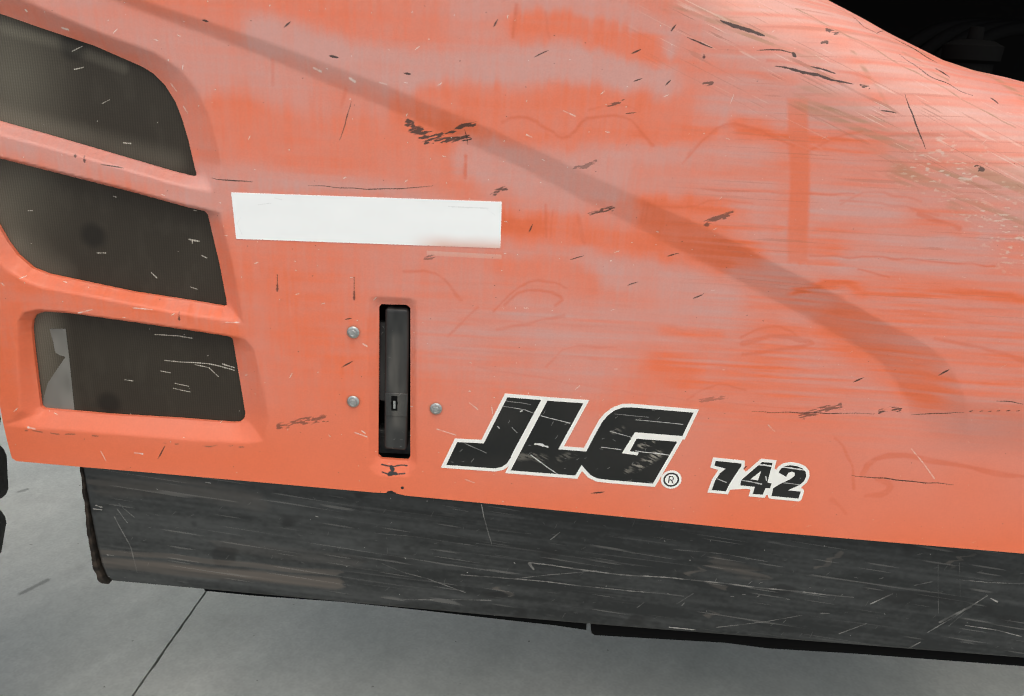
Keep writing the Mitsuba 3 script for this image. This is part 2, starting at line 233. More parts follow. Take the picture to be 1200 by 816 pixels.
scuffs = [([(-0.1204,0.2487),(-0.1112,0.2429),(-0.1019,0.2362)], 9, 1), ([(-0.1036,0.2316),(-0.0761,0.2357),(-0.0576,0.2387)], 4, 1), ([(-0.0991,0.2372),(-0.0761,0.2431),(-0.0624,0.2512),(-0.0487,0.2539)], 3, 1), ([(-0.0305,0.1802),(-0.0167,0.1856)], 4, .9),
          ([(0.0800,0.1624),(0.0919,0.1669),(0.1046,0.1708)], 3.6, .9), ([(0.2056,0.1609),(0.2160,0.1672),(0.2300,0.1736)], 4.5, .8), ([(-0.2776,-0.1165),(-0.2544,-0.1094),(-0.2387,-0.1062),(-0.2210,-0.1029)], 6, .7), ([(0.3516,-0.0667),(0.3726,-0.0576),(0.3960,-0.0518)], 6, .75),
          ([(0.4447,-0.0557),(0.4562,-0.0517),(0.4685,-0.0521)], 4, .95), ([(0.0835,0.2790),(0.0958,0.2822),(0.1027,0.2851)], 2.6, .8), ([(0.0569,0.2137),(0.0722,0.2172),(0.0811,0.2213)], 3, .6), ([(0.2292,-0.0547),(0.2469,-0.0492),(0.2590,-0.0485)], 4, .4), ([(-0.1027,0.1012),(-0.0950,0.1055)], 4, .6),
          ([(0.3118,0.3623),(0.3244,0.3588)], 3, .9), ([(0.3023,0.3482),(0.3080,0.3493)], 2.5, .9), ([(0.1856,0.3066),(0.1942,0.3079)], 2.4, .8), ([(0.4802,0.2352),(0.4881,0.2322)], 3, .9), ([(0.3483,0.3087),(0.3558,0.3071)], 2.2, .9)]
cuts = [([(0.1938,0.3668),(0.2083,0.3623),(0.2264,0.3578),(0.2419,0.3541)], 2.2), ([(0.1627,0.3513),(0.1898,0.3427)], 1), ([(0.1449,0.3553),(0.1493,0.3620)], .9), ([(0.2548,0.3261),(0.2929,0.3190),(0.3389,0.3103)], 1.5), ([(0.2921,0.3258),(0.3198,0.3203)], 1.1), ([(0.3972,0.3013),(0.4014,0.2886),(0.4240,0.2510)], .9),
        ([(0.3958,0.3454),(0.4149,0.3299),(0.4293,0.3215),(0.4796,0.3051)], .6), ([(0.3479,0.3940),(0.3571,0.3748),(0.3757,0.3692)], .6), ([(0.3992,0.3739),(0.4227,0.3620),(0.4463,0.3453)], 1.4), ([(0.4398,0.3348),(0.4559,0.3249)], 1.5), ([(0.2353,0.3412),(0.2592,0.3404),(0.2731,0.3365)], .9), ([(0.2711,0.3381),(0.2752,0.3335)], 2.6),
        ([(0.3707,0.2857),(0.3877,0.2825)], .8), ([(0.5004,0.3042),(0.5091,0.2977)], 1.2), ([(0.2900,-0.0657),(0.3713,-0.0622),(0.4373,-0.0595)], .6), ([(0.4809,-0.0580),(0.5349,-0.0480)], .6), ([(0.5408,-0.0460),(0.5463,-0.0444)], .8), ([(0.5527,-0.0452),(0.5572,-0.0437)], .7), ([(0.5633,-0.0440),(0.5670,-0.0431)], .8), ([(0.5729,-0.0428),(0.5767,-0.0419)], .7), ([(0.5837,-0.0421),(0.5883,-0.0406)], .8), ([(0.5953,-0.0408),(0.6000,-0.0399)], .7), ([(0.4252,-0.1430),(0.4910,-0.1462),(0.5525,-0.1485)], .9), ([(-0.2054,0.3148),(-0.1956,0.3136)], 1.6), ([(-0.2514,0.3400),(-0.2441,0.3461)], 1),
        ([(-0.1280,0.3009),(-0.1200,0.3013)], 1.4), ([(-0.0364,0.3505),(-0.0323,0.3581)], .8), ([(-0.1852,0.2684),(-0.1910,0.2460),(-0.1987,0.2276)], .6), ([(-0.2327,0.1781),(-0.1687,0.1767),(-0.0982,0.1832)], .6), ([(-0.3412,0.1793),(-0.2957,0.1776)], .7), ([(-0.3360,0.3424),(-0.3299,0.3411)], 1.4), ([(0.0122,0.1386),(0.0156,0.1475)], 1),
        ([(0.1226,-0.3355),(0.1275,-0.3273)], .1), ([(0.4964,-0.0023),(0.5057,0.0070)], 1.2), ([(0.4045,-0.0205),(0.4154,-0.0145)], 1), ([(0.5686,-0.0290),(0.6010,-0.0305)], .7), ([(0.2889,-0.1451),(0.2962,-0.1376)], 1.4), ([(0.1116,0.3044),(0.1201,0.3074)], 1), ([(0.1454,0.3028),(0.1501,0.3081)], .8), ([(0.1083,-0.1869),(0.1241,-0.1847)], 1.2),
        ([(-0.4610,0.1886),(-0.4365,0.1859)], .7), ([(0.1689,0.1198),(0.1809,0.1234)], .7), ([(0.1274,0.0825),(0.1386,0.0871)], .7), ([(0.2037,0.0715),(0.2147,0.0772)], .7), ([(0.0602,0.1089),(0.0752,0.1146)], .7), ([(0.1071,0.3320),(0.1171,0.3375)], .8), ([(0.0072,0.3237),(0.0209,0.3302)], .7),
        ([(0.1633,-0.4770),(0.1644,-0.4770)], .1), ([(-0.2010,-0.0362),(-0.1867,-0.0267)], .8), ([(-0.4316,-0.1709),(-0.4203,-0.1514)], .9), ([(-0.1959,0.0238),(-0.1879,0.0264)], .8), ([(0.1067,0.2715),(0.1173,0.2729)], .6), ([(-0.0623,0.2467),(-0.0593,0.2303)], .5), ([(0.3950,0.3907),(0.3722,0.3690)], .5)]
drips = [([(-0.2721,0.0740),(-0.2730,0.0547)], [(-0.2729,0.0568)]), ([(-0.1842,0.0758),(-0.1846,0.0493)], [(-0.1846,0.0514)]), ([(-0.3893,0.0221),(-0.3895,0.0132)], [(-0.3895,0.0142)]), ([(-0.4882,0.1981),(-0.4882,0.1955)], [(-0.4881,0.1964)]), ([(-0.4787,0.1966),(-0.4785,0.1904)], [(-0.4783,0.1923)]), ([(0.1812,0.3349),(0.1816,0.3316)], [(0.1815,0.3324)])]
hole_marks = [([(-0.1545,-0.1652),(-0.1385,-0.1660),(-0.1226,-0.1640)], .9), ([(-0.1530,-0.1738),(-0.1380,-0.1755),(-0.1253,-0.1738)], .9), ([(-0.1417,-0.1667),(-0.1404,-0.1706)], 2.2), ([(-0.1434,-0.1748),(-0.1360,-0.1744)], 2.4), ([(-0.1453,-0.2007),(-0.1368,-0.2015)], 1.6)]
hole_dot = [(-0.1277,-0.1936)]
nicks = [([(-0.1860,-0.1204),(-0.1714,-0.1253)], .9), ([(0.4903,-0.1030),(0.5089,-0.1216),(0.5268,-0.1417)], .5), ([(-0.4595,-0.1642),(-0.4501,-0.1649)], 1.2), ([(-0.5018,-0.1643),(-0.4969,-0.1771)], .5), ([(-0.5879,-0.1368),(-0.5796,-0.1385)], 1.4), ([(-0.5070,0.0151),(-0.4904,0.0202)], .8), ([(-0.4422,0.0249),(-0.4204,0.0240)], .7),
         ([(-0.3347,0.0130),(-0.3198,0.0137)], .8), ([(-0.2225,0.3012),(-0.2155,0.2981)], 1.3), ([(-0.1848,0.2929),(-0.1795,0.2897)], 1.5), ([(-0.1531,0.2903),(-0.1459,0.2889)], 1), ([(-0.0861,-0.1100),(-0.0630,-0.1167)], .6), ([(-0.0478,-0.0727),(-0.0372,-0.0811)], .8), ([(-0.1776,-0.1176),(-0.1735,-0.1208)], .8), ([(0.0409,0.2716),(0.0538,0.2670)], .7),
         ([(0.0035,0.2451),(0.0091,0.2427)], .9), ([(-0.4896,0.3276),(-0.4833,0.3262)], 1.2), ([(-0.5244,0.3434),(-0.5238,0.3426)], 1.2), ([(-0.3807,0.2772),(-0.3748,0.2696)], .7), ([(-0.3691,0.2538),(-0.3647,0.2470)], .7), ([(-0.0497,-0.1770),(-0.0379,-0.1811)], .6), ([(0.3128,-0.0813),(0.3224,-0.0898)], .5), ([(-0.1753,-0.0046),(-0.1704,-0.0075)], 1)]
wash_zone = [(-0.0606,0.0156),(0.0493,0.0111),(0.2179,0.0204)]
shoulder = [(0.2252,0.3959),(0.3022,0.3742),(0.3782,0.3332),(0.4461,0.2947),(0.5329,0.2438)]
scrape_zone = [(0.1640,0.3697),(0.2460,0.3397),(0.3398,0.3012),(0.4265,0.2701),(0.5342,0.2321)]
bolt_spots = [(-0.1862,0.0091),(-0.1875,-0.0790),(-0.0876,-0.0828)]
mark = [(0.2841,0.2963),(0.2932,0.2455),(0.3026,0.1871),(0.3111,0.1306)]
ghost = [(-0.1018,0.1111),(-0.0170,0.1097)]
pale_zone = [(0.4279,0.2376),(0.4709,0.2274),(0.5066,0.1934),(0.5536,0.1536)]
edge_left = [(-0.5916,-0.1415),(-0.4974,-0.1442),(-0.3874,-0.1483),(-0.3189,-0.1478)]

def paint(p, n, uv):
    x, y = uv.x, uv.y
    n1, n2 = noise(x * 14, y * 14, 3.0), .5 * noise(x * 95, y * 8) + .5 * noise(x * 290, y * 12)
    n3, n4 = noise(x * 9 + 5, y * 260), noise(x * 60, y * 60, 9.0)
    hz = dr.maximum(smoothstep(.10, .30, x), .8 * stroke(x, y, wash_zone, .045, .05))                                  # grain runs down the sheet on the left, along it on the right
    wy = y + (n1 - .5) * .016 + (n2 - .5) * .010 * (1 - hz) + (n4 - .5) * .004
    wx = x + (noise(x * 12, y * 12, 31.0) - .5) * .02 + (n3 - .5) * .014 * (.25 + hz)
    f = .42 + .3 * (n1 - .5)
    for line, w, soft, k, v in chalk:
        m = k * stroke(wx, wy, line, w * mm, soft * 1.9 * mm)
        f = f + (v - f) * m
    lowfade = smoothstep(-.13, -.02, y)
    f = f + lowfade * ((n3 - .5) * (.12 + .42 * hz) + (n2 - .5) * .22 * (1 - .7 * hz) + (fbm(x * 20, y * 70, 5.0) - .5) * .3)
    mx = mark[0][0] + (y - mark[0][1]) * ((mark[3][0] - mark[0][0]) / (mark[3][1] - mark[0][1]))
    md = dr.maximum(dr.abs(x + (n1 - .5) * .004 - mx) - .0105, dr.maximum(y - mark[0][1], mark[3][1] - .010 - y + (n2 - .5) * .02))
    mk = (1 - smoothstep(-.003, .003, md)) * (.45 + .55 * smoothstep(.35, .6, noise(y * 22, 4.0)))
    f = f * (1 - .85 * mk)
    f = f + (noise(x * 420, y * 50, 6.0) - .5) * .16 * (1 - hz) * lowfade + (noise(x * 34, y * 640, 7.0) - .5) * .22 * hz * lowfade
    deeper = dr.clip(-f, 0, 1)
    f = dr.clip(f, 0, 1)
    f = f + (1 - f) * (.10 + .12 * n1) * smoothstep(-.08, .16, y) * (1 - dr.minimum(1, 3 * deeper))
    c = mix((.69, .146, .062), (.545, .268, .230), f)
    c = mix(c, (.60, .115, .040), dr.clip(deeper * 1.6, 0, 1))
    lit_fade = stroke(wx, wy, shoulder, .03, .05)  # up-facing shoulder: sun fading and sky brightness both put into the colour
    c = mix(c, (.70, .44, .37), lit_fade * (.15 + .5 * n3))
    c = mix(c, (.60, .13, .055), mk * .45)
    # wipe marks and rubbed-off bloom
    ax, ay = x + (n1 - .5) * .004 + (n4 - .5) * .002, y + (n4 - .5) * .003
    deep = mi.Float(0)
    for line, w, k in wipes:
        deep = dr.maximum(deep, k * stroke(ax, ay, line, w * mm * (.5 + .7 * n4), 1.7 * mm))
    c = mix(c, (.56, .108, .044), deep * dr.clip(.55 + .8 * noise(x * 45, y * 420, 12.0), 0, 1))
    tan = mi.Float(0)
    for line, w, k in tans:
        tan = dr.maximum(tan, k * stroke(ax, ay, line, w * mm, w * .8 * mm))
    c = mix(c, (.33, .17, .085), dr.clip(tan * (.15 + 1.1 * n3) * (.2 + 1.0 * smoothstep(.3, .7, noise((x * .95 - y * .30) * 14, (x * .30 + y * .95) * 320, 17.0))), 0, 1))
    # fine lengthwise scratches in the rubbed zone
    fine = noise(x * 7 + 2 * n1, y * 520)
    c = mix(c, (.40, .13, .075), smoothstep(.80, .95, fine) * .35 * hz * smoothstep(.0, .1, y))
    sx, sy = x * .92 - y * .38, x * .38 + y * .92                  # scrapes run down along the shoulder
    sz = stroke(x, y, scrape_zone, .035, .055)
    s1, s2 = noise(sx * 16 + 3 * n1, sy * 760), noise(sx * 26 + 9, sy * 600, 3.0)
    c = mix(c, (.30, .12, .070), smoothstep(.82, .95, s1) * .5 * sz)
    c = mix(c, (.72, .56, .48), smoothstep(.82, .95, s2) * .4 * sz)
    zone = stroke(x, y, pale_zone, .022, .03)
    c = mix(c, (.62, .52, .44), zone * smoothstep(.62, .85, noise(x * 130, y * 420) * .6 + .4 * noise(x * 300, y * 700)) * .6)
    c = mix(c, (.60, .40, .34), .45 * dr.select((x > ghost[0][0]) & (x < ghost[1][0]) & (y < ghost[0][1]) & (y > ghost[1][1] - .004), 1 - smoothstep(.0, .012, ghost[0][1] - y), 0))
    # black rubber transfers, hatched
    hatch = .6 * noise(x * 90 + y * 250, y * 620 - x * 200) + .4 * noise(x * 330, y * 760 - x * 240)
    dark, strength = mi.Float(0), mi.Float(0)
    for line, w, k in scuffs:
        m = stroke(ax * .5 + x * .5 + (n4 - .5) * .006, y + (hatch - .5) * .003, line, w * mm * .85, w * .8 * mm)
        strength = dr.select(m > dark, k, strength)
        dark = dr.maximum(dark, m)
    dark = strength * smoothstep(.38, .62, dark * (.02 + 1.25 * hatch))
    brk = noise(x * 260, y * 260)
    rag = .55 + .7 * brk
    near_cut = mi.Float(1)
    for line, w in cuts:
        (x0, y0), (x1, y1) = line[0], line[-1]
        cx, cy, hl = (x0 + x1) / 2, (y0 + y1) / 2, max(math.hypot(x1 - x0, y1 - y0) / 2, .001)
        taper = 1.25 - (dr.square(x - cx) + dr.square(y - cy)) * (1.0 / hl ** 2)
        near_cut = dr.minimum(near_cut, line_distance(x + (n4 - .5) * .0025, y + (n4 - .5) * .0025, line) - (w * .72 * mm) * taper * rag)
    thin = .95 * (1 - smoothstep(-.35 * mm, .45 * mm, near_cut))
    for line, dot in drips:
        low = (line[1][0] * .65 + line[0][0] * .35, line[1][1] * .65 + line[0][1] * .35)
        thin = dr.maximum(thin, .75 * stroke(x, y, line, .45 * mm, .5 * mm))
        thin = dr.maximum(thin, .8 * stroke(x, y, [low, line[1]], 1.0 * mm, .6 * mm))
        thin = dr.maximum(thin, .85 * stroke(x, y, [dot[0], dot[0]], 1.5 * mm, .6 * mm))
    c = mix(c, (.032, .025, .021), dark * .9)
    c = mix(c, (.014, .011, .010), thin * .95)
    for line, w in hole_marks:
        c = mix(c, (.02, .02, .02), stroke(x + (rag - .9) * .002, y + (rag - .9) * .003, line, w * mm, .6 * mm))
    for b in bolt_spots:
        c = mix(c, (.20, .07, .035), .45 * (1 - smoothstep(.0072, .0105, line_distance(x, y, [b, b]))) * (.4 + .8 * n4))
    c = mix(c, (.012, .012, .012), stroke(x, y, [hole_dot[0], hole_dot[0]], 2 * mm, .4 * mm))
    # specks, chips
    c = mix(c, (.08, .045, .03), dashes(x + 3, y + 3, .026, 11, .16, .0009, .0006) * .7)
    chips = dr.maximum(dashes(x + 5, y + 5, .034, 23, .14, .005, .0004), dashes(x + 7, y + 7, .021, 41, .14, .0009, .0007)) * (1 - .75 * hz)
    for line, w in nicks:
        chips = dr.maximum(chips, stroke(x, y, line, w * .8 * mm * rag, .5 * mm) * (.3 + .7 * brk))
    c = mix(c, (.70, .62, .55), chips * .9)
    rub = stroke(x, y + (n4 - .5) * .004, edge_left, .8 * mm, .8 * mm) * smoothstep(.55, .7, noise(x * 150, y * 50, 2.0))
    c = mix(c, (.10, .05, .035), rub * .7)
    return c * (.97 + .06 * noise(x * 900, y * 900))

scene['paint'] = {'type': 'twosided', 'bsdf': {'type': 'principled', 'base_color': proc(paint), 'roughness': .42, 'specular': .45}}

# ------------------------------------------------------------------ other materials
grill_marks = [([(-0.4289,-0.0133),(-0.4015,-0.0139),(-0.3845,-0.0173)], .9), ([(-0.4197,-0.0454),(-0.3941,-0.0473),(-0.3635,-0.0511),(-0.3359,-0.0551)], 1.1), ([(-0.3500,-0.0492),(-0.3357,-0.0517)], 1.3), ([(-0.3841,-0.0511),(-0.3669,-0.0557),(-0.3563,-0.0663)], .8), ([(-0.4262,-0.0602),(-0.4150,-0.0618)], .9), ([(-0.4100,-0.0760),(-0.3937,-0.0796)], .8), ([(-0.4127,-0.0829),(-0.3922,-0.0874)], .7),
               ([(-0.4713,-0.0761),(-0.4621,-0.0778)], .9), ([(-0.4434,0.2101),(-0.4350,0.2096)], 1.1), ([(-0.4877,0.3048),(-0.4762,0.3096)], .6), ([(-0.4881,0.2875),(-0.4777,0.2897)], .7), ([(-0.4868,0.0826),(-0.4769,0.0831)], .9), ([(-0.3786,0.1054),(-0.3669,0.1050)], 1), ([(-0.3747,0.1046),(-0.3750,0.1016)], .8), ([(-0.4257,0.0625),(-0.4202,0.0577)], .9), ([(-0.3652,0.0891),(-0.3595,0.0864)], 1),
               ([(-0.3812,0.0485),(-0.3735,0.0458)], .7), ([(-0.4606,0.1490),(-0.4578,0.1481)], 1.3), ([(-0.3703,0.1363),(-0.3674,0.1360)], 1.3), ([(-0.5608,0.1282),(-0.5559,0.1284)], .7), ([(-0.4621,0.2518),(-0.4532,0.2567)], .4), ([(-0.3686,-0.0503),(-0.3584,-0.0519)], .8)]
bosses = [[(-0.4871,0.3091)][0], [(-0.4892,0.1035)][0], [(-0.4947,-0.1081)][0]]
grill_dust = [([(-0.5772,0.3132),(-0.6128,0.0949)], 70, .55), ([(-0.5576,0.3226),(-0.5048,0.3125),(-0.4348,0.2901)], 6, .35), ([(-0.5720,0.2300),(-0.4625,0.2082),(-0.3886,0.1916)], 14, .35), ([(-0.5624,-0.0003),(-0.5664,-0.1260)], 24, .75), ([(-0.5393,0.0584),(-0.5755,0.0818)], 20, .3)]

def screen(p, n, uv):
    x, y = p.x, p.z - Z0
    a = noise(x * 22, y * 22, 4.0)
    dust = .05 * a
    for line, w, k in grill_dust:
        dust = dust + k * (1 - smoothstep(.1 * w * mm, 1.6 * w * mm, line_distance(x, y, line))) * (.55 + .7 * a)
    holes = (.5 + .5 * dr.sin(x * 6.2832 / .0027 + .8 * dr.sin(y * 40))) * (.85 + .15 * dr.sin(y * 6.2832 / .0031))
    c = mix((.029, .0235, .0165), (.140, .128, .098), dr.clip(dust, 0, 1))
    s_h = .35 + .65 * holes
    c = c * (.80 + .36 * holes)
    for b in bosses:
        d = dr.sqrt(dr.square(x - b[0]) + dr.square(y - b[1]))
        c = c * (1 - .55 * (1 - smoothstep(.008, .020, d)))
    s = mi.Float(0)
    rag = .3 + 1.1 * noise(x * 320, y * 320)
    for line, w in grill_marks:
        s = dr.maximum(s, stroke(x, y + (a - .5) * .006, line, w * .62 * mm * rag, .4 * mm))
    s = s * s_h
    s = dr.maximum(s, .6 * dashes(x + 3, y + 2, .034, 5, .2, .0013, .0004))
    c = mix(c, (.10, .09, .07), .07 * smoothstep(.5, .8, fbm(x * 60, y * 34, 11.0)))
    return mix(c, (.62, .58, .50), s)

def letter_black(p, n, uv):
    x, y = p.x, p.z - Z0
    a = noise(x * 60, y * 60)
    c = mix((.009, .0105, .0105), (.019, .019, .018), noise(x * 25 + 4, y * 45))
    s = mi.Float(0)
    for line, w, k in letter_marks:
        s = dr.maximum(s, k * stroke(x, y + (a - .5) * .0015, line, w * mm * (.3 + 1.1 * noise(x * 300, y * 300)), .4 * mm))
    s = dr.maximum(s, .28 * dashes(x + 1, y + 1, .014, 3, .3, .004, .0003))
    r = mi.Float(0)
    hatch = noise(x * 90 - y * 160, y * 620 + x * 300)
    for line, w, k in letter_rubs:
        r = dr.maximum(r, .8 * k * stroke(x + (hatch - .5) * .006, y, line, w * mm, w * .7 * mm) * smoothstep(.35, .7, hatch))
    c = mix(c, (.30, .28, .24), r)
    return mix(c, (.62, .62, .60), s)

letter_marks = [([(-0.0066,-0.0748),(0.0193,-0.0778),(0.0298,-0.0817)], .35, .7), ([(0.0392,-0.0846),(0.0748,-0.0927)], .45, .9), ([(-0.0512,-0.1276),(-0.0246,-0.1388)], .35, .4), ([(0.0050,-0.1025),(0.0116,-0.1089)], .5, .5), ([(-0.0126,-0.1023),(-0.0104,-0.1045)], .9, .9), ([(0.0353,-0.1226),(0.0416,-0.1233),(0.0501,-0.1263)], 1.7, 1), ([(0.0299,-0.1380),(0.0496,-0.1521),(0.0673,-0.1641)], .6, .9),
                ([(0.1241,-0.1001),(0.1506,-0.1066)], .4, .8), ([(0.1156,-0.1225),(0.1398,-0.1246)], .5, .9), ([(0.1576,-0.1247),(0.1987,-0.1281)], .6, .9), ([(0.1272,-0.0773),(0.1685,-0.0794)], .3, .4), ([(0.1535,-0.0837),(0.2105,-0.0861)], .35, .7), ([(-0.0049,-0.0669),(0.0260,-0.0707)], .3, .5), ([(0.0142,-0.0804),(0.0162,-0.0791)], .8, .8),
                ([(0.2608,-0.1315),(0.2893,-0.1333)], .9, 1), ([(0.2621,-0.1574),(0.2732,-0.1615)], .5, .8), ([(0.2918,-0.1580),(0.3166,-0.1613)], .7, .8), ([(0.3436,-0.1585),(0.3628,-0.1598)], .7, .6), ([(0.2999,-0.1339),(0.3243,-0.1360)], 1, 1), ([(0.3316,-0.1356),(0.3658,-0.1394)], 1, 1), ([(0.3204,-0.1516),(0.3221,-0.1562)], 1, 1), ([(0.3046,-0.1371),(0.3065,-0.1359)], .3, .3)]
letter_rubs = [([(0.1599,-0.1480),(0.1746,-0.1377),(0.1861,-0.1277)], 5, .9), ([(0.1643,-0.1185),(0.1772,-0.1131)], 3, .8), ([(0.1499,-0.1533),(0.1647,-0.1442)], 3, .7), ([(0.0174,-0.1411),(0.0330,-0.1378),(0.0470,-0.1429)], 5, .4), ([(0.0647,-0.1418),(0.0820,-0.1338)], 4, .3), ([(0.1293,-0.1010),(0.1392,-0.0959)], 3, .3)]

beam_marks = [([(-0.0291,-0.2297),(-0.0252,-0.2460),(-0.0124,-0.2866)], .9, .9), ([(0.0377,-0.3140),(0.1522,-0.3230),(0.3014,-0.3299),(0.3593,-0.3345),(0.4749,-0.3409)], 1.3, .55), ([(-0.0526,-0.3383),(0.0277,-0.3415),(0.1544,-0.3472),(0.2471,-0.3537)], .9, .55), ([(0.0220,-0.3405),(0.1291,-0.3190)], .7, .35), ([(-0.1591,-0.3274),(-0.1305,-0.3391),(-0.0983,-0.3466),(-0.0460,-0.3665)], .6, .5),
              ([(-0.1326,-0.3816),(-0.0110,-0.3767)], .8, .5), ([(-0.5343,-0.3424),(-0.5281,-0.3896)], .5, .2), ([(-0.5050,-0.2633),(-0.4937,-0.2832)], 1, .35), ([(-0.5097,-0.2751),(-0.4953,-0.3200),(-0.4905,-0.3626)], .9, .35), ([(-0.5020,-0.2555),(-0.4838,-0.2749)], .6, .3), ([(-0.5326,-0.2598),(-0.5262,-0.2620),(-0.5251,-0.2619)], 1.2, 1), ([(-0.5366,-0.2652),(-0.5255,-0.2658)], .9, .9),
              ([(0.2993,-0.4005),(0.3671,-0.3863),(0.4115,-0.3738)], .6, .45), ([(0.4996,-0.3503),(0.5259,-0.3322)], 1, .8), ([(0.5524,-0.3170),(0.5737,-0.3103)], .8, .8), ([(0.6045,-0.3058),(0.6502,-0.3069),(0.6952,-0.3055)], .6, .7), ([(0.4663,-0.4012),(0.5000,-0.3822)], .7, .5), ([(0.6325,-0.3780),(0.6802,-0.3834),(0.7132,-0.3897)], .9, .75),
              ([(0.5657,-0.4190),(0.5787,-0.4082)], 1, .8), ([(0.5846,-0.3923),(0.6173,-0.3622),(0.6508,-0.3285)], .9, .5), ([(0.5970,-0.3746),(0.6324,-0.3475)], 2.4, .35), ([(0.2355,-0.4045),(0.2708,-0.4065)], 1.1, .9), ([(0.2405,-0.3665),(0.2603,-0.3488)], .8, .5), ([(0.2273,-0.2812),(0.2954,-0.2849),(0.3528,-0.2920)], .5, .35), ([(-0.1669,-0.2791),(-0.0314,-0.2917)], .6, .25),
              ([(0.4363,-0.3694),(0.4477,-0.3687)], 1.2, .9), ([(0.6563,-0.3323),(0.6666,-0.3371)], 1.3, .8), ([(0.6100,-0.3808),(0.6275,-0.3560)], .6, .4), ([(0.0647,-0.2754),(0.0752,-0.2644)], .8, .5), ([(0.1882,-0.3753),(0.1966,-0.3665)], .8, .5), ([(0.5752,-0.2810),(0.5928,-0.3610)], .4, .3), ([(0.6030,-0.2793),(0.6151,-0.3321)], .4, .25), ([(-0.0666,-0.2383),(-0.0465,-0.2409)], .6, .6),
              ([(0.0377,-0.3153),(0.0428,-0.3244)], 3, .5), ([(-0.3875,-0.2184),(-0.3809,-0.2193)], 1, .9), ([(-0.2451,-0.2592),(-0.2417,-0.2603)], 1.2, .9), ([(-0.1284,-0.3162),(-0.1272,-0.3174)], 1.2, 1), ([(0.0173,-0.3152),(0.0185,-0.3165)], 1.3, 1), ([(-0.5279,-0.3366),(-0.5189,-0.3374)], .9, .9)]
beam_mud = [([(-0.5390,-0.3333),(-0.4419,-0.3354),(-0.3278,-0.3418),(-0.2189,-0.3459)], 4, .55), ([(-0.5351,-0.3491),(-0.3862,-0.3562),(-0.2158,-0.3620)], 8, .75), ([(-0.5215,-0.2313),(-0.4103,-0.2273),(-0.3226,-0.2447)], 14, .30), ([(-0.0001,-0.3595),(0.0082,-0.3659)], 4, .6), ([(0.3214,-0.3099),(0.3508,-0.3161)], 5, .5), ([(0.4215,-0.2970),(0.4459,-0.2757)], 3, .5), ([(0.2787,-0.3313),(0.3025,-0.3380)], 3, .4), ([(0.2647,-0.3107),(0.2499,-0.3196)], 3, .5), ([(0.5889,-0.2867),(0.6122,-0.2656)], 2.5, .4),
            ([(-0.5281,-0.3896),(-0.3304,-0.3911),(-0.1326,-0.3954)], 3, .6), ([(-0.3717,-0.3125),(-0.1900,-0.3280)], 10, .15), ([(0.2859,-0.2987),(0.3331,-0.3118)], 9, .35), ([(0.2796,-0.3835),(0.2939,-0.3770)], 2.5, .5)]

def beam_paint(p, n, uv):
    x, y = p.x, p.z - Z0
    sl = y + .085 * x
    a, b = noise(x * 18, y * 18, 2.0), noise(x * 5, sl * 260)
    t = .13 + .75 * (fbm(x * 10, sl * 90, 1.0) - .5) + .2 * (b - .5) + .35 * (fbm(x * 160, y * 240, 8.0) - .5) + .40 * (1 - smoothstep(-.45, .15, x))
    c = mix((.0115, .0135, .014), (.058, .062, .062), dr.clip(t, 0, 1))
    c = mix(c, (.006, .0065, .007), smoothstep(.70, .8, fbm(x * 16, y * 30, 6.0)) * .6)
    mud = mi.Float(0)
    for line, w, k in beam_mud:
        mud = dr.maximum(mud, k * stroke(x + (b - .5) * .02, y + (a - .5) * .006, line, w * mm, w * .45 * mm))
    c = mix(c, (.100, .086, .074), dr.clip(mud * (.35 + .95 * b), 0, 1))
    h = noise(x * 6 + 9, sl * 420)
    c = mix(c, (.10, .10, .098), smoothstep(.82, .97, h) * .25 * smoothstep(.35, .6, noise(x * 6, y * 12, 5.0)))
    s = mi.Float(0)
    rag = .3 + 1.1 * noise(x * 260, y * 260)
    for line, w, k in beam_marks:
        s = dr.maximum(s, k * stroke(x + (a - .5) * .003, y + (a - .5) * .003, line, w * .7 * mm * rag, .45 * mm) * (.25 + .6 * smoothstep(.3, .6, noise(x * 60, y * 60, 14.0))))
    spk = smoothstep(.55, .75, noise(x * 8, y * 14, 3.0)) * hz_band(x)
    s = dr.maximum(s, .35 * dashes(x + 2, y + 2, .020, 9, .3, .005, .0004) * (.3 + spk))
    s = dr.maximum(s, .8 * dashes(x + 8, y + 2, .035, 19, .2, .0012, .0007))
    s = dr.maximum(s, .16 * smoothstep(.84, .95, noise(x * 14, y * 420 + x * 50)) )
    return mix(c, (.36, .35, .33), s)

def hz_band(x):
    return smoothstep(.0, .2, x)

def rust(p, n, uv):
    a = fbm(p.x * 120, p.y * 120, p.z * 120)
    return mix((.016, .014, .012), (.048, .037, .029), smoothstep(.35, .75, a))

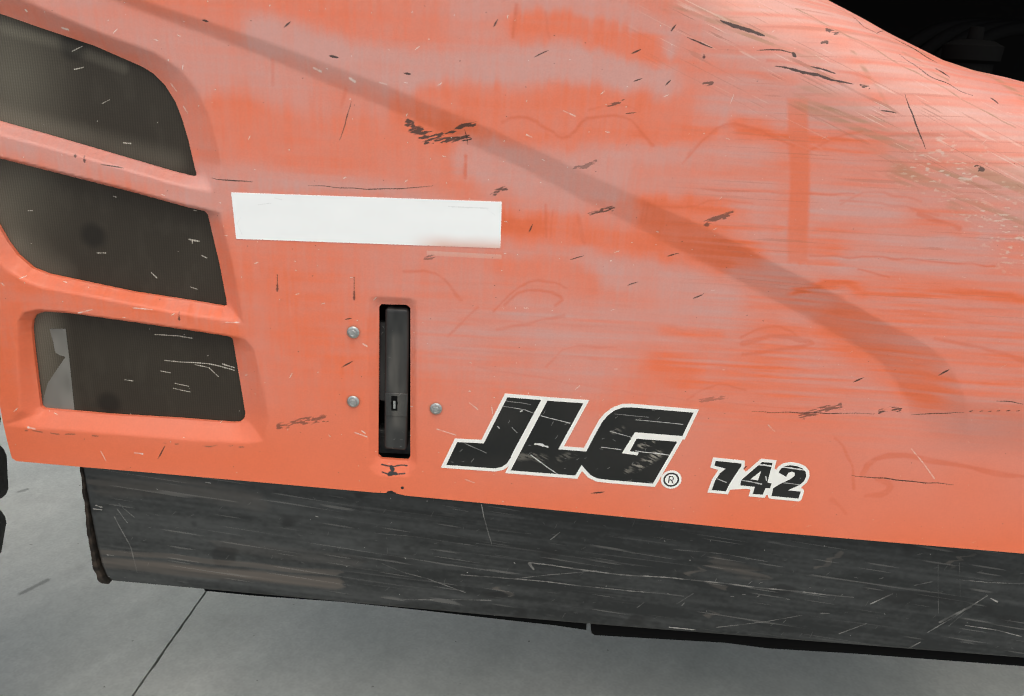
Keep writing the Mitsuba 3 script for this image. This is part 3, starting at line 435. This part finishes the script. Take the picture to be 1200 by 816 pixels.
def concrete(p, n, uv):
    x, y = p.x, p.y
    a, b = fbm(x * 1.7, y * 1.7, 1.0), fbm(x * 9, y * 9, 2.0)
    k = fbm(x * 60, y * 60, 3.0)
    c = mix((.285, .302, .280), (.390, .395, .365), dr.clip(.5 + 1.1 * (a - .5) + .5 * (b - .5), 0, 1))
    sw = noise(x * 3 + y * 5 + 1.5 * a, x * 22 - y * 13)              # broom and tyre sweeps
    c = c * (.95 + .1 * sw)
    c = mix(c, (.43, .415, .36), smoothstep(.50, .8, noise(x * 1.6 + 3, y * 2.2 + 1, 5.0)) * .35)
    c = c * (.93 + .14 * k)
    st = smoothstep(.78, .86, noise(x * 14, y * 14, 8.0)) * .30
    c = mix(c, (.24, .24, .225), st * .5) * (.94 + .12 * noise(x * 260, y * 260))
    c = mix(c, (.12, .12, .11), dashes(x, y, .13, 2, .35, .003, .002) * .7)
    c = mix(c, (.36, .35, .33), dashes(x + 5, y + 5, .09, 6, .4, .003, .002) * .5)
    for line, w in floor_marks:
        c = mix(c, (.05, .05, .048), .5 * stroke(x + (b - .5) * .01, y + (b - .5) * .01, line, w * (.3 + 1.2 * k), .004))
    return c

floor_marks = [([(-1.0020,0.5551),(-0.9904,0.5769),(-0.9749,0.6026)], .006), ([(-1.2396,0.9543),(-1.2259,0.9688)], .007)]
def rubber(p, n, uv):
    return mix((.010, .010, .010), (.035, .034, .032), fbm(p.x * 50, p.y * 50, p.z * 50))

def plastic(p, n, uv):
    x, y = p.x, p.z - Z0
    a = noise(x * 160, y * 22)
    c = mix((.013, .014, .0145), (.036, .037, .036), dr.clip(.4 + (a - .5) + .8 * (noise(x * 40, y * 14, 3.0) - .5), 0, 1))
    rubz = stroke(x + (a - .5) * .014, y, [(-0.1382,0.0007),(-0.1361,-0.0423),(-0.1309,-0.0808),(-0.1339,-0.1093)], .004, .009)
    c = mix(c, (.13, .122, .108), rubz * .5 * (.3 + a))
    return mix(c, (.2, .2, .19), .5 * dashes(x + 1, y + 1, .012, 8, .3, .003, .0003))

def label_white(p, n, uv):
    x, y = p.x, p.z - Z0
    c = mi.Color3f(.78, .80, .80) * (.985 + .03 * noise(x * 20, y * 60))
    # ghost of rubbed-off small print and hairline cracks
    s = mi.Float(0)
    for line, w, k in label_marks:
        s = dr.maximum(s, k * stroke(x, y, line, w * mm * (.2 + 1.2 * noise(x * 420, y * 200)), .4 * mm))
    c = mix(c, (.45, .46, .46), s * .5)
    # print worn away at the lower right corner, paint showing through
    w = noise(x * 30, y * 30) * .004
    m = smoothstep(label_worn[0][0], label_worn[1][0], x + w) * (1 - smoothstep(label_worn[1][1] - .004, label_worn[0][1], y + w + (noise(x * 40, 1.0) - .5) * .002))
    return mix(c, (.62, .30, .22), m)

label_marks = [([(-0.2894,0.1534),(-0.2751,0.1561)], .5, .6), ([(-0.2710,0.1620),(-0.2635,0.1605)], .5, .5), ([(-0.3103,0.1380),(-0.3145,0.1310),(-0.3095,0.1186)], .4, .5), ([(-0.0780,0.1626),(-0.0600,0.1626),(-0.0345,0.1630)], .7, .7), ([(-0.0364,0.1620),(-0.0266,0.1558)], .4, .4)]
label_worn = [(-0.1261,0.1371),(-0.0778,0.1153)]

def P_(tex, rough, spec=.5, **k):
    return {'type': 'twosided', 'bsdf': {'type': 'principled', 'base_color': tex, 'roughness': rough, 'specular': spec, **k}}
def rgb(*v): return {'type': 'rgb', 'value': list(v)}
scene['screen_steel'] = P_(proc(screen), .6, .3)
scene['letter_ink'] = P_(proc(letter_black), .42, .28)
scene['decal_white'] = P_(rgb(.74, .74, .70), .4, .4)
scene['label_film'] = P_(proc(label_white), .4, .4)
scene['beam_black'] = P_(proc(beam_paint), .5, .4)
scene['rusty_edge'] = P_(proc(rust), .85, .2)
scene['floor_concrete'] = P_(proc(concrete), .7, .25)
scene['tyre_rubber'] = P_(proc(rubber), .7, .3)
scene['latch_plastic'] = P_(proc(plastic), .45, .4)
scene['zinc'] = P_(proc(lambda p, n, uv: mix((.22, .235, .235), (.50, .52, .51), fbm(p.x * 500, p.y * 500, p.z * 500))), .38, .5, metallic=.75)
scene['matt_black'] = {'type': 'twosided', 'bsdf': {'type': 'diffuse', 'reflectance': rgb(.007, .007, .007)}}
scene['dirty_black'] = P_(proc(lambda p, n, uv: mix((.006, .006, .006), (.03, .03, .028), fbm(p.x * 30, p.y * 30, p.z * 30))), .6, .3)
scene['film_grey'] = P_(proc(lambda p, n, uv: mix((.125, .124, .112), (.19, .188, .172), noise(p.x * 120, p.z * 40))), .4, .4)

# ------------------------------------------------------------------ mesh helpers
def extr(poly, y_back, y_front):
    """Outline (x, height from Z0) of a plate from y_back to y_front, the front towards the camera."""
    poly = poly if hasattr(poly, 'geom_type') else Polygon(poly).buffer(0)
    out = []
    for g in getattr(poly, 'geoms', [poly]):
        m = trimesh.creation.extrude_polygon(g, y_back - y_front, engine='earcut')
        v = np.array(m.vertices)
        m.vertices = np.c_[v[:, 0], y_back - v[:, 2], v[:, 1] + Z0]
        out.append(m)
    return trimesh.util.concatenate(out)

def rounded(poly, y_back, y_front, c):
    """A convex plate whose front edge is rounded over c."""
    poly = poly if hasattr(poly, 'geom_type') else Polygon(poly)
    pts = [np.c_[np.array(poly.exterior.coords)[:, 0], np.full(len(poly.exterior.coords), y_back), np.array(poly.exterior.coords)[:, 1]]]
    for a in np.linspace(0, math.pi / 2, 5):
        e = np.array(poly.buffer(-c * (1 - math.cos(a)) - 1e-6).exterior.coords)
        pts.append(np.c_[e[:, 0], np.full(len(e), y_front + c * (1 - math.sin(a))), e[:, 1]])
    v = np.vstack(pts) + [0, 0, Z0]
    return trimesh.convex.convex_hull(v)

def box(x0, x1, y0, y1, z0, z1):
    m = trimesh.creation.box((x1 - x0, y1 - y0, z1 - z0)); m.apply_translation(((x0 + x1) / 2, (y0 + y1) / 2, (z0 + z1) / 2)); return m

def add(key, mesh, bsdf, smooth=False, label=None, **tags):
    base, i = key, 0
    while key in scene:
        i += 1; key = '%s_%03d' % (base, i)
    scene[key] = ply(mesh, bsdf, smooth=smooth)
    t = dict(tags)
    if label: t['label'] = label
    if t: labels[key] = t
    return key

# ------------------------------------------------------------------ the setting
ja, jb = [np.array(p) for p in [(-0.6298,0.5869),(-0.6515,0.2802)]]
jd = (jb - ja) / np.linalg.norm(jb - ja); jn = np.array([-jd[1], jd[0]])
g = box(-60, 60, -60, 60, -.3, -.045)
scene['concrete_ground'] = ply(g, 'floor_concrete'); labels['concrete_ground'] = {'kind': 'structure', 'label': 'pale grey concrete ground under the machine', }
S, gap = 5.0, .0045
for i in range(-2, 2):
    for j in range(-2, 2):
        s0, s1, n0_, n1_ = i * S + gap / 2 + 2.0, (i + 1) * S - gap / 2 + 2.0, j * S + gap / 2, (j + 1) * S - gap / 2
        # the two long sides are a little ragged, as saw cuts weather
        along = np.linspace(s0, s1, 500)
        r0_, r1_ = (meshkit.fbm(np.c_[along * 60, along * 0 + j, along * 0 + i], 3, k_) - .5 for k_ in (1, 2))
        ring = np.r_[np.c_[along, n0_ + .003 * np.clip(r0_, -.2, 1)], np.c_[along, n1_ - .003 * np.clip(r1_, -.2, 1)][::-1]]
        xy = ja + ring[:, :1] * jd + ring[:, 1:] * jn
        m = trimesh.creation.extrude_polygon(Polygon(xy).buffer(0), .04, engine='earcut'); m.apply_translation((0, 0, -.04))
        add('concrete_ground__slab', m, 'floor_concrete')

# ------------------------------------------------------------------ the machine
M = 'telehandler'
labels[M] = {'label': 'worn faded orange telehandler seen close up at its scratched engine cover, on grey concrete', 'category': 'telehandler'}
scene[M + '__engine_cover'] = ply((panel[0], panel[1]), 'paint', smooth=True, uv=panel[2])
labels[M + '__engine_cover'] = {'label': 'sun-faded orange pressed cover with scuffs and three dark vents'}

for i in range(3):
    grow = Polygon(vent_in[i]).buffer(.004)
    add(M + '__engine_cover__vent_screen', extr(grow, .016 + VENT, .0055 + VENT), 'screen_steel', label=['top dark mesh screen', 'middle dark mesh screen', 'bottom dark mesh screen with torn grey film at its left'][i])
torn = [(-0.5552,-0.0138),(-0.5357,-0.0127),(-0.5361,-0.0311),(-0.5362,-0.0475),(-0.5370,-0.0698),(-0.5388,-0.1244),(-0.5789,-0.1244),(-0.5752,-0.1058),(-0.5671,-0.0849),(-0.5517,-0.0639),(-0.5405,-0.0489),(-0.5474,-0.0471),(-0.5522,-0.0440),(-0.5532,-0.0288)]
add(M + '__torn_film', extr(torn, .0055 + VENT - .0002, .0055 + VENT - .0008), 'film_grey', label='torn strip of grey film on the bottom mesh screen')

# latch in the tall slot
hs = Polygon(slot_in).buffer(.006)
hx0, hz0, hx1, hz1 = hs.bounds
hz0, hz1 = hz0 + Z0, hz1 + Z0
add(M + '__door_latch__housing', trimesh.util.concatenate([box(hx0, hx1, .05, .054, hz0, hz1), box(hx0, hx0 + .003, .014, .05, hz0, hz1), box(hx1 - .003, hx1, .014, .05, hz0, hz1), box(hx0 + .003, hx1 - .003, .014, .05, hz0, hz0 + .003), box(hx0 + .003, hx1 - .003, .014, .05, hz1 - .003, hz1)]), 'matt_black')
PADDLE = .006
pad = Polygon([(-0.1502,0.0357),(-0.1472,0.0385),(-0.1255,0.0386),(-0.1220,0.0352),(-0.1221,-0.0198),(-0.1232,-0.0748),(-0.1238,-0.1423),(-0.1264,-0.1454),(-0.1495,-0.1444),(-0.1516,-0.1404)])
add(M + '__door_latch__paddle', rounded(pad, .024, PADDLE, .004), 'latch_plastic', 35)
# raised boss round the key slot, key barrel in it
add(M + '__door_latch__lock_boss', rounded(Polygon([(-0.1499,-0.0674),(-0.1227,-0.0675),(-0.1230,-0.0984),(-0.1494,-0.0983)]), PADDLE + .002, PADDLE - .0018, .0016), 'latch_plastic', 35)
kx, kz = [(-0.1386,-0.0801)][0]
add(M + '__door_latch__lock_cylinder', extr(Point(kx, kz).buffer(.0042, 10).union(shapely.box(kx - .0036, kz - .010, kx + .0036, kz + .009)), PADDLE - .0018, PADDLE - .0024), 'matt_black')
add(M + '__door_latch__key_slot', extr(shapely.box(kx - .0012, kz - .007, kx + .0016, kz + .003), PADDLE - .0024, PADDLE - .0032), 'zinc')
add(M + '__door_latch__backing_plate', extr([(-0.1582,0.0175),(-0.1512,0.0179),(-0.1515,-0.0831),(-0.1587,-0.0824)], .026, .016), 'latch_plastic')

# flanged bolts
def bolt(cx, cz, turn):
    fl = trimesh.creation.revolve(np.array([[0, 0], [7.3, 0], [7.3, .9], [6.2, 1.9], [5, 2.2], [0, 2.2]]) * mm, sections=32)
    a = np.arange(6) * math.pi / 3 + turn
    ring = lambda r, h: np.c_[r * np.cos(a), r * np.sin(a), np.full(6, h)] * mm
    a_ = np.arange(18) * math.pi / 9
    hexa = trimesh.convex.convex_hull(np.vstack([ring(4.9, 2), ring(4.9, 5.2), np.c_[3.9 * np.cos(a_), 3.9 * np.sin(a_), np.full(18, 5.7)] * mm]))
    dim = trimesh.creation.revolve(np.array([[0, 5.7], [3.2, 5.7], [3.0, 6.0], [2.5, 5.9], [2.3, 5.72], [0, 5.72]]) * mm, sections=20)
    m = trimesh.util.concatenate([fl, hexa, dim])
    v = np.array(m.vertices); m.vertices = np.c_[v[:, 0] + cx, -v[:, 2], v[:, 1] + cz + Z0]
    return m
for (bx, bz), tr, w in zip([(-0.1862,0.0091),(-0.1875,-0.0790),(-0.0876,-0.0828)], (.3, .8, .1), ('upper zinc bolt left of the latch slot', 'lower zinc bolt left of the latch slot', 'zinc bolt right of the latch slot')):
    add(M + '__engine_cover__bolt', bolt(bx, bz, tr), 'zinc', 30, label=w)

# blank white label
add(M + '__white_label', extr([(-0.3190,0.1656),(-0.0197,0.1709),(-0.0188,0.1185),(-0.3166,0.1134)], -.0002, -.0007), 'label_film', label='blank white rectangular label with its lower right corner rubbed away')

# lettering: white film with black letters on it
J = Polygon([(-0.0025,-0.0629),(0.0380,-0.0642),(0.0077,-0.1358),(0.0050,-0.1441),(0.0011,-0.1514),(-0.0050,-0.1565),(-0.0133,-0.1588),(-0.0239,-0.1588),(-0.0735,-0.1576),(-0.0607,-0.1258),(-0.0283,-0.1257)])
LG = Polygon([(0.0457,-0.0646),(0.0887,-0.0655),(0.0628,-0.1285),(0.0974,-0.1294),(0.1068,-0.1046),(0.1137,-0.0882),(0.1192,-0.0800),(0.1268,-0.0728),(0.1366,-0.0683),(0.1468,-0.0675),(0.2214,-0.0702),(0.2118,-0.1017),(0.1541,-0.0999),(0.1408,-0.1292),(0.1603,-0.1310),(0.1614,-0.1268),(0.1504,-0.1257),(0.1570,-0.1086),(0.2065,-0.1097),(0.1831,-0.1686),(0.1300,-0.1667),(0.1140,-0.1655),(0.1052,-0.1613),(0.0983,-0.1540),(0.0930,-0.1478),(0.0863,-0.1630),(0.0063,-0.1606)])
white = shapely.union_all([J.buffer(.0046, join_style=2), LG.buffer(.0046, join_style=2)])
for gap_line in ([(0.2118,-0.1017),(0.1541,-0.0999),(0.1408,-0.1292),(0.1603,-0.1310),(0.1614,-0.1268),(0.1504,-0.1257),(0.1570,-0.1086),(0.2065,-0.1097)],):
    white = white.union(Polygon(gap_line).buffer(.001))
rc = [(0.2051,-0.1619)][0]
white = white.union(Point(rc).buffer(.0127, 24))
white = white.buffer(.0006, join_style=2).buffer(-.0006, join_style=2)
white = max(getattr(white, 'geoms', [white]), key=lambda q: q.area)
white = Polygon(white.exterior)
inner_gap = Polygon([(0.0944,-0.0663),(0.1283,-0.0666),(0.1176,-0.0739),(0.1103,-0.0839),(0.0932,-0.1232),(0.0703,-0.1234)])
white = white.difference(inner_gap)
B = M + '__brand_decal'
scene[B] = ply(extr(white, -.0002, -.0006), 'decal_white'); labels[B] = {'label': 'large slanted black letters on white outlined film'}
add(B + '__letter', extr(J, -.0006, -.0009), 'letter_ink', label='black slanted letter J')
add(B + '__letter', extr(LG, -.0006, -.0009), 'letter_ink', label='black slanted letters L and G joined together')
rmark = meshkit.text_mesh('R', .0095, .0003)
v = np.array(rmark.vertices); ctr = (v.min(0) + v.max(0)) / 2
sh = (v[:, 1] - ctr[1]) * .10
rmark.vertices = np.c_[v[:, 0] - ctr[0] + rc[0] + sh * 0, -.0006 - v[:, 2], v[:, 1] - ctr[1] + rc[1] + Z0 - (v[:, 0] - ctr[0]) * .06]
add(B + '__registered_mark', trimesh.util.concatenate([extr(Point(rc).buffer(.0097, 24).difference(Point(rc).buffer(.0077, 24)), -.0006, -.0009), rmark]), 'letter_ink', label='small circled letter R')

seven = Polygon([(0.2564,-0.1329),(0.2880,-0.1346),(0.2884,-0.1381),(0.2824,-0.1514),(0.2769,-0.1649),(0.2744,-0.1740),(0.2717,-0.1739),(0.2568,-0.1732),(0.2593,-0.1599),(0.2642,-0.1490),(0.2702,-0.1427),(0.2556,-0.1394)])
four = Polygon([(0.3131,-0.1311),(0.3258,-0.1318),(0.3236,-0.1589),(0.3290,-0.1600),(0.3279,-0.1666),(0.3226,-0.1665),(0.3204,-0.1761),(0.3081,-0.1756),(0.3093,-0.1657),(0.2911,-0.1646),(0.2912,-0.1574)], [[(0.3020,-0.1556),(0.3118,-0.1566),(0.3138,-0.1431)]])
two = Polygon([(0.3353,-0.1442),(0.3373,-0.1387),(0.3410,-0.1354),(0.3480,-0.1334),(0.3565,-0.1344),(0.3638,-0.1372),(0.3682,-0.1416),(0.3697,-0.1475),(0.3682,-0.1541),(0.3634,-0.1601),(0.3552,-0.1650),(0.3504,-0.1683),(0.3665,-0.1691),(0.3654,-0.1788),(0.3317,-0.1772),(0.3321,-0.1664),(0.3396,-0.1599),(0.3511,-0.1527),(0.3556,-0.1477),(0.3554,-0.1436),(0.3515,-0.1420),(0.3475,-0.1435),(0.3453,-0.1495)])
D = M + '__model_decal'
wm = shapely.union_all([s.buffer(.0042, join_style=2 if s is not two else 1) for s in (seven, four, two)]).union(Polygon([(0.2757,-0.1721),(0.2855,-0.1359),(0.3028,-0.1538),(0.3101,-0.1677)])).union(Polygon([(0.3199,-0.1767),(0.3240,-0.1407),(0.3448,-0.1395),(0.3431,-0.1753)]))
wm = wm.buffer(.0015).buffer(-.0015)
wm = max(getattr(wm, 'geoms', [wm]), key=lambda q: q.area)
wm = Polygon(wm.exterior)
scene[D] = ply(extr(wm, -.0002, -.0006), 'decal_white'); labels[D] = {'label': 'black italic number 742 on white outlined film'}
for s, t in ((seven, 'black digit 7'), (four, 'black digit 4'), (two, 'black digit 2')):
    add(D + '__digit', extr(s, -.0006, -.0009), 'letter_ink', label=t)

# side beam of the chassis below the cover
beam = [(-0.5499,-0.1239),(-0.5459,-0.2042),(-0.5436,-0.2579),(-0.5412,-0.3228),(-0.5380,-0.3547),(-0.5331,-0.3721),(-0.5258,-0.3792),(-0.3998,-0.3851),(-0.2140,-0.3894),(0.0194,-0.4048),(0.1296,-0.4091),(0.3717,-0.4164),(0.7263,-0.4274),(0.8805,-0.4320),(0.7935,-0.1412)]
bm = Polygon(beam).buffer(0)
add(M + '__side_beam', rounded(bm, .15, .03, .006), 'beam_black', 25, label='scratched black steel side beam below the cover')
edge = np.array([(-0.5472,-0.2018),(-0.5481,-0.2582),(-0.5488,-0.3101),(-0.5482,-0.3432),(-0.5463,-0.3661),(-0.5431,-0.3782),(-0.5388,-0.3813),(-0.5307,-0.3815)])
e2_ = smooth_line(edge, 3)
off = (meshkit.fbm(np.c_[e2_ * 90, e2_[:, :1] * 0], 3, 5) - .5)
wd = np.interp(np.arange(len(e2_)), [0, len(e2_) * .35, len(e2_) * .7, len(e2_) - 1], [.003, .0045, .008, .0015])
outer = e2_ + np.c_[off * .0045, off * .002]
innr = e2_ + np.c_[wd + .4 * off * .006, wd * .35]
add(M + '__side_beam__end_edge', extr(Polygon(np.vstack([outer, innr[::-1]])).buffer(0), .06, .0285), 'rusty_edge', label='rusty jagged cut end of the side beam')
add(M + '__side_beam__lower_lip', extr([(-0.4127,-0.3829),(-0.4081,-0.4001),(-0.3371,-0.4041),(-0.2185,-0.4066),(-0.0996,-0.4141),(0.0199,-0.4230),(0.0799,-0.4272),(0.1245,-0.4323),(0.1242,-0.4129)], .14, .05), 'matt_black')
add(M + '__side_beam__skid_rail', extr([(0.1289,-0.4126),(0.1321,-0.4369),(0.1371,-0.4402),(0.3208,-0.4416),(0.3817,-0.4473),(0.5021,-0.4484),(0.7442,-0.4549),(0.9022,-0.4596),(0.8909,-0.4220)], .13, .05), 'matt_black')

# body behind the cover
add(M + '__engine_bay', box(-.46, 1.5, .055, .060, .60, .80), 'matt_black')
add(M + '__chassis', box(-.35, 1.6, .16, 1.25, .46, .82), 'dirty_black')
add(M + '__shade_boom', box(-1.4, 2.6, .42, 1.05, 1.42, 1.85), 'paint' if False else 'dirty_black')  # out-of-view boom, added as a plain box overhead to keep the gap dark
add(M + '__cab_side', box(-.6, 2.6, 1.10, 1.16, .9, 2.4), 'matt_black')
# small filler neck and hoses in the dark behind the shoulder
cap = trimesh.creation.revolve(np.array([[0, 0], [.036, 0], [.036, .12], [.044, .125], [.046, .147], [.030, .155], [.012, .157], [.011, .175], [0, .178]]), sections=28)
kq = [(0.7259,0.3966)][0]
cap.apply_translation((kq[0], .55, kq[1] + Z0 - .178))
add(M + '__filler_cap', cap, 'matt_black', 30)

def tube(pts, r, sides=10):
    p = smooth_line(pts, 3); t = np.gradient(p, axis=0); t /= np.linalg.norm(t, axis=1, keepdims=True)
    a = np.cross(t, [.3, .2, .9]); a /= np.linalg.norm(a, axis=1, keepdims=True); b = np.cross(t, a)
    ang = np.arange(sides) / sides * 2 * math.pi
    v = (p[:, None] + r * (np.cos(ang)[None, :, None] * a[:, None] + np.sin(ang)[None, :, None] * b[:, None])).reshape(-1, 3)
    i, j = np.meshgrid(np.arange(len(p) - 1), np.arange(sides), indexing='ij')
    q_ = np.stack([i * sides + j, i * sides + (j + 1) % sides, (i + 1) * sides + (j + 1) % sides, (i + 1) * sides + j], -1).reshape(-1, 4)
    return trimesh.Trimesh(v, np.vstack([q_[:, [0, 1, 2]], q_[:, [0, 2, 3]]]), process=False)
for k_ in range(4):
    x_ = .60 + .035 * k_
    add(M + '__hose', tube([(x_, .7, .9), (x_ + .01, .68, 1.05), (x_ + .05, .66, 1.16), (x_ + .16, .7, 1.22), (x_ + .5, .8, 1.2)], .012), 'matt_black', True)

# wheel at the left edge of the picture
wx, wz = [(-0.7255,-0.3811)][0]
RW, Y0, Y1 = .60, -.26, .12
cx, cz = wx - math.sqrt(RW ** 2 - (wz + Z0 - RW) ** 2), RW
def ring_mesh(profile, sections=72):
    m = trimesh.creation.revolve(np.array(profile), sections=sections)
    v = np.array(m.vertices); m.vertices = np.c_[v[:, 0] + cx, v[:, 2], v[:, 1] + cz]; m.invert(); return m
rt_ = RW - .028
add(M + '__wheel__tyre', ring_mesh([(.29, Y0 + .03), (.34, Y0), (.50, Y0 - .005), (rt_ - .02, Y0 + .015), (rt_, Y0 + .05), (rt_ + .004, (Y0 + Y1) / 2), (rt_, Y1 - .05), (rt_ - .02, Y1 - .015), (.50, Y1 + .005), (.34, Y1), (.29, Y1 - .03), (.29, Y0 + .03)]), 'tyre_rubber', 30)
add(M + '__wheel__rim', ring_mesh([(0, Y0 + .09), (.10, Y0 + .09), (.12, Y0 + .11), (.24, Y0 + .12), (.27, Y0 + .05), (.295, Y0 + .04), (.295, Y1 - .04), (.27, Y1 - .05), (.24, Y1 - .1), (0, Y1 - .1)]), 'dirty_black', 30)
LUGS = 34
base_ang = math.asin((wz + Z0 - cz) / RW)
for k_ in range(LUGS):
    a0 = base_ang + k_ * 2 * math.pi / LUGS
    pts = []
    for yy, lean in ((Y1 + .004, 0), (Y1 - .17, .6)):
        for r_, hw in ((rt_ - .05, .46), (RW - .018, .44), (RW - .010, .40), (RW - .004, .33), (RW - .001, .24), (RW, .12)):
            for s_ in (-1, 1):
                an = a0 + (s_ * hw + lean) * 2 * math.pi / LUGS
                inset = .012 if (r_ == RW and lean == 0) else 0
                pts.append((cx + r_ * math.cos(an), yy - inset, cz + r_ * math.sin(an)))
    add(M + '__wheel__lug', trimesh.convex.convex_hull(np.array(pts)), 'tyre_rubber')
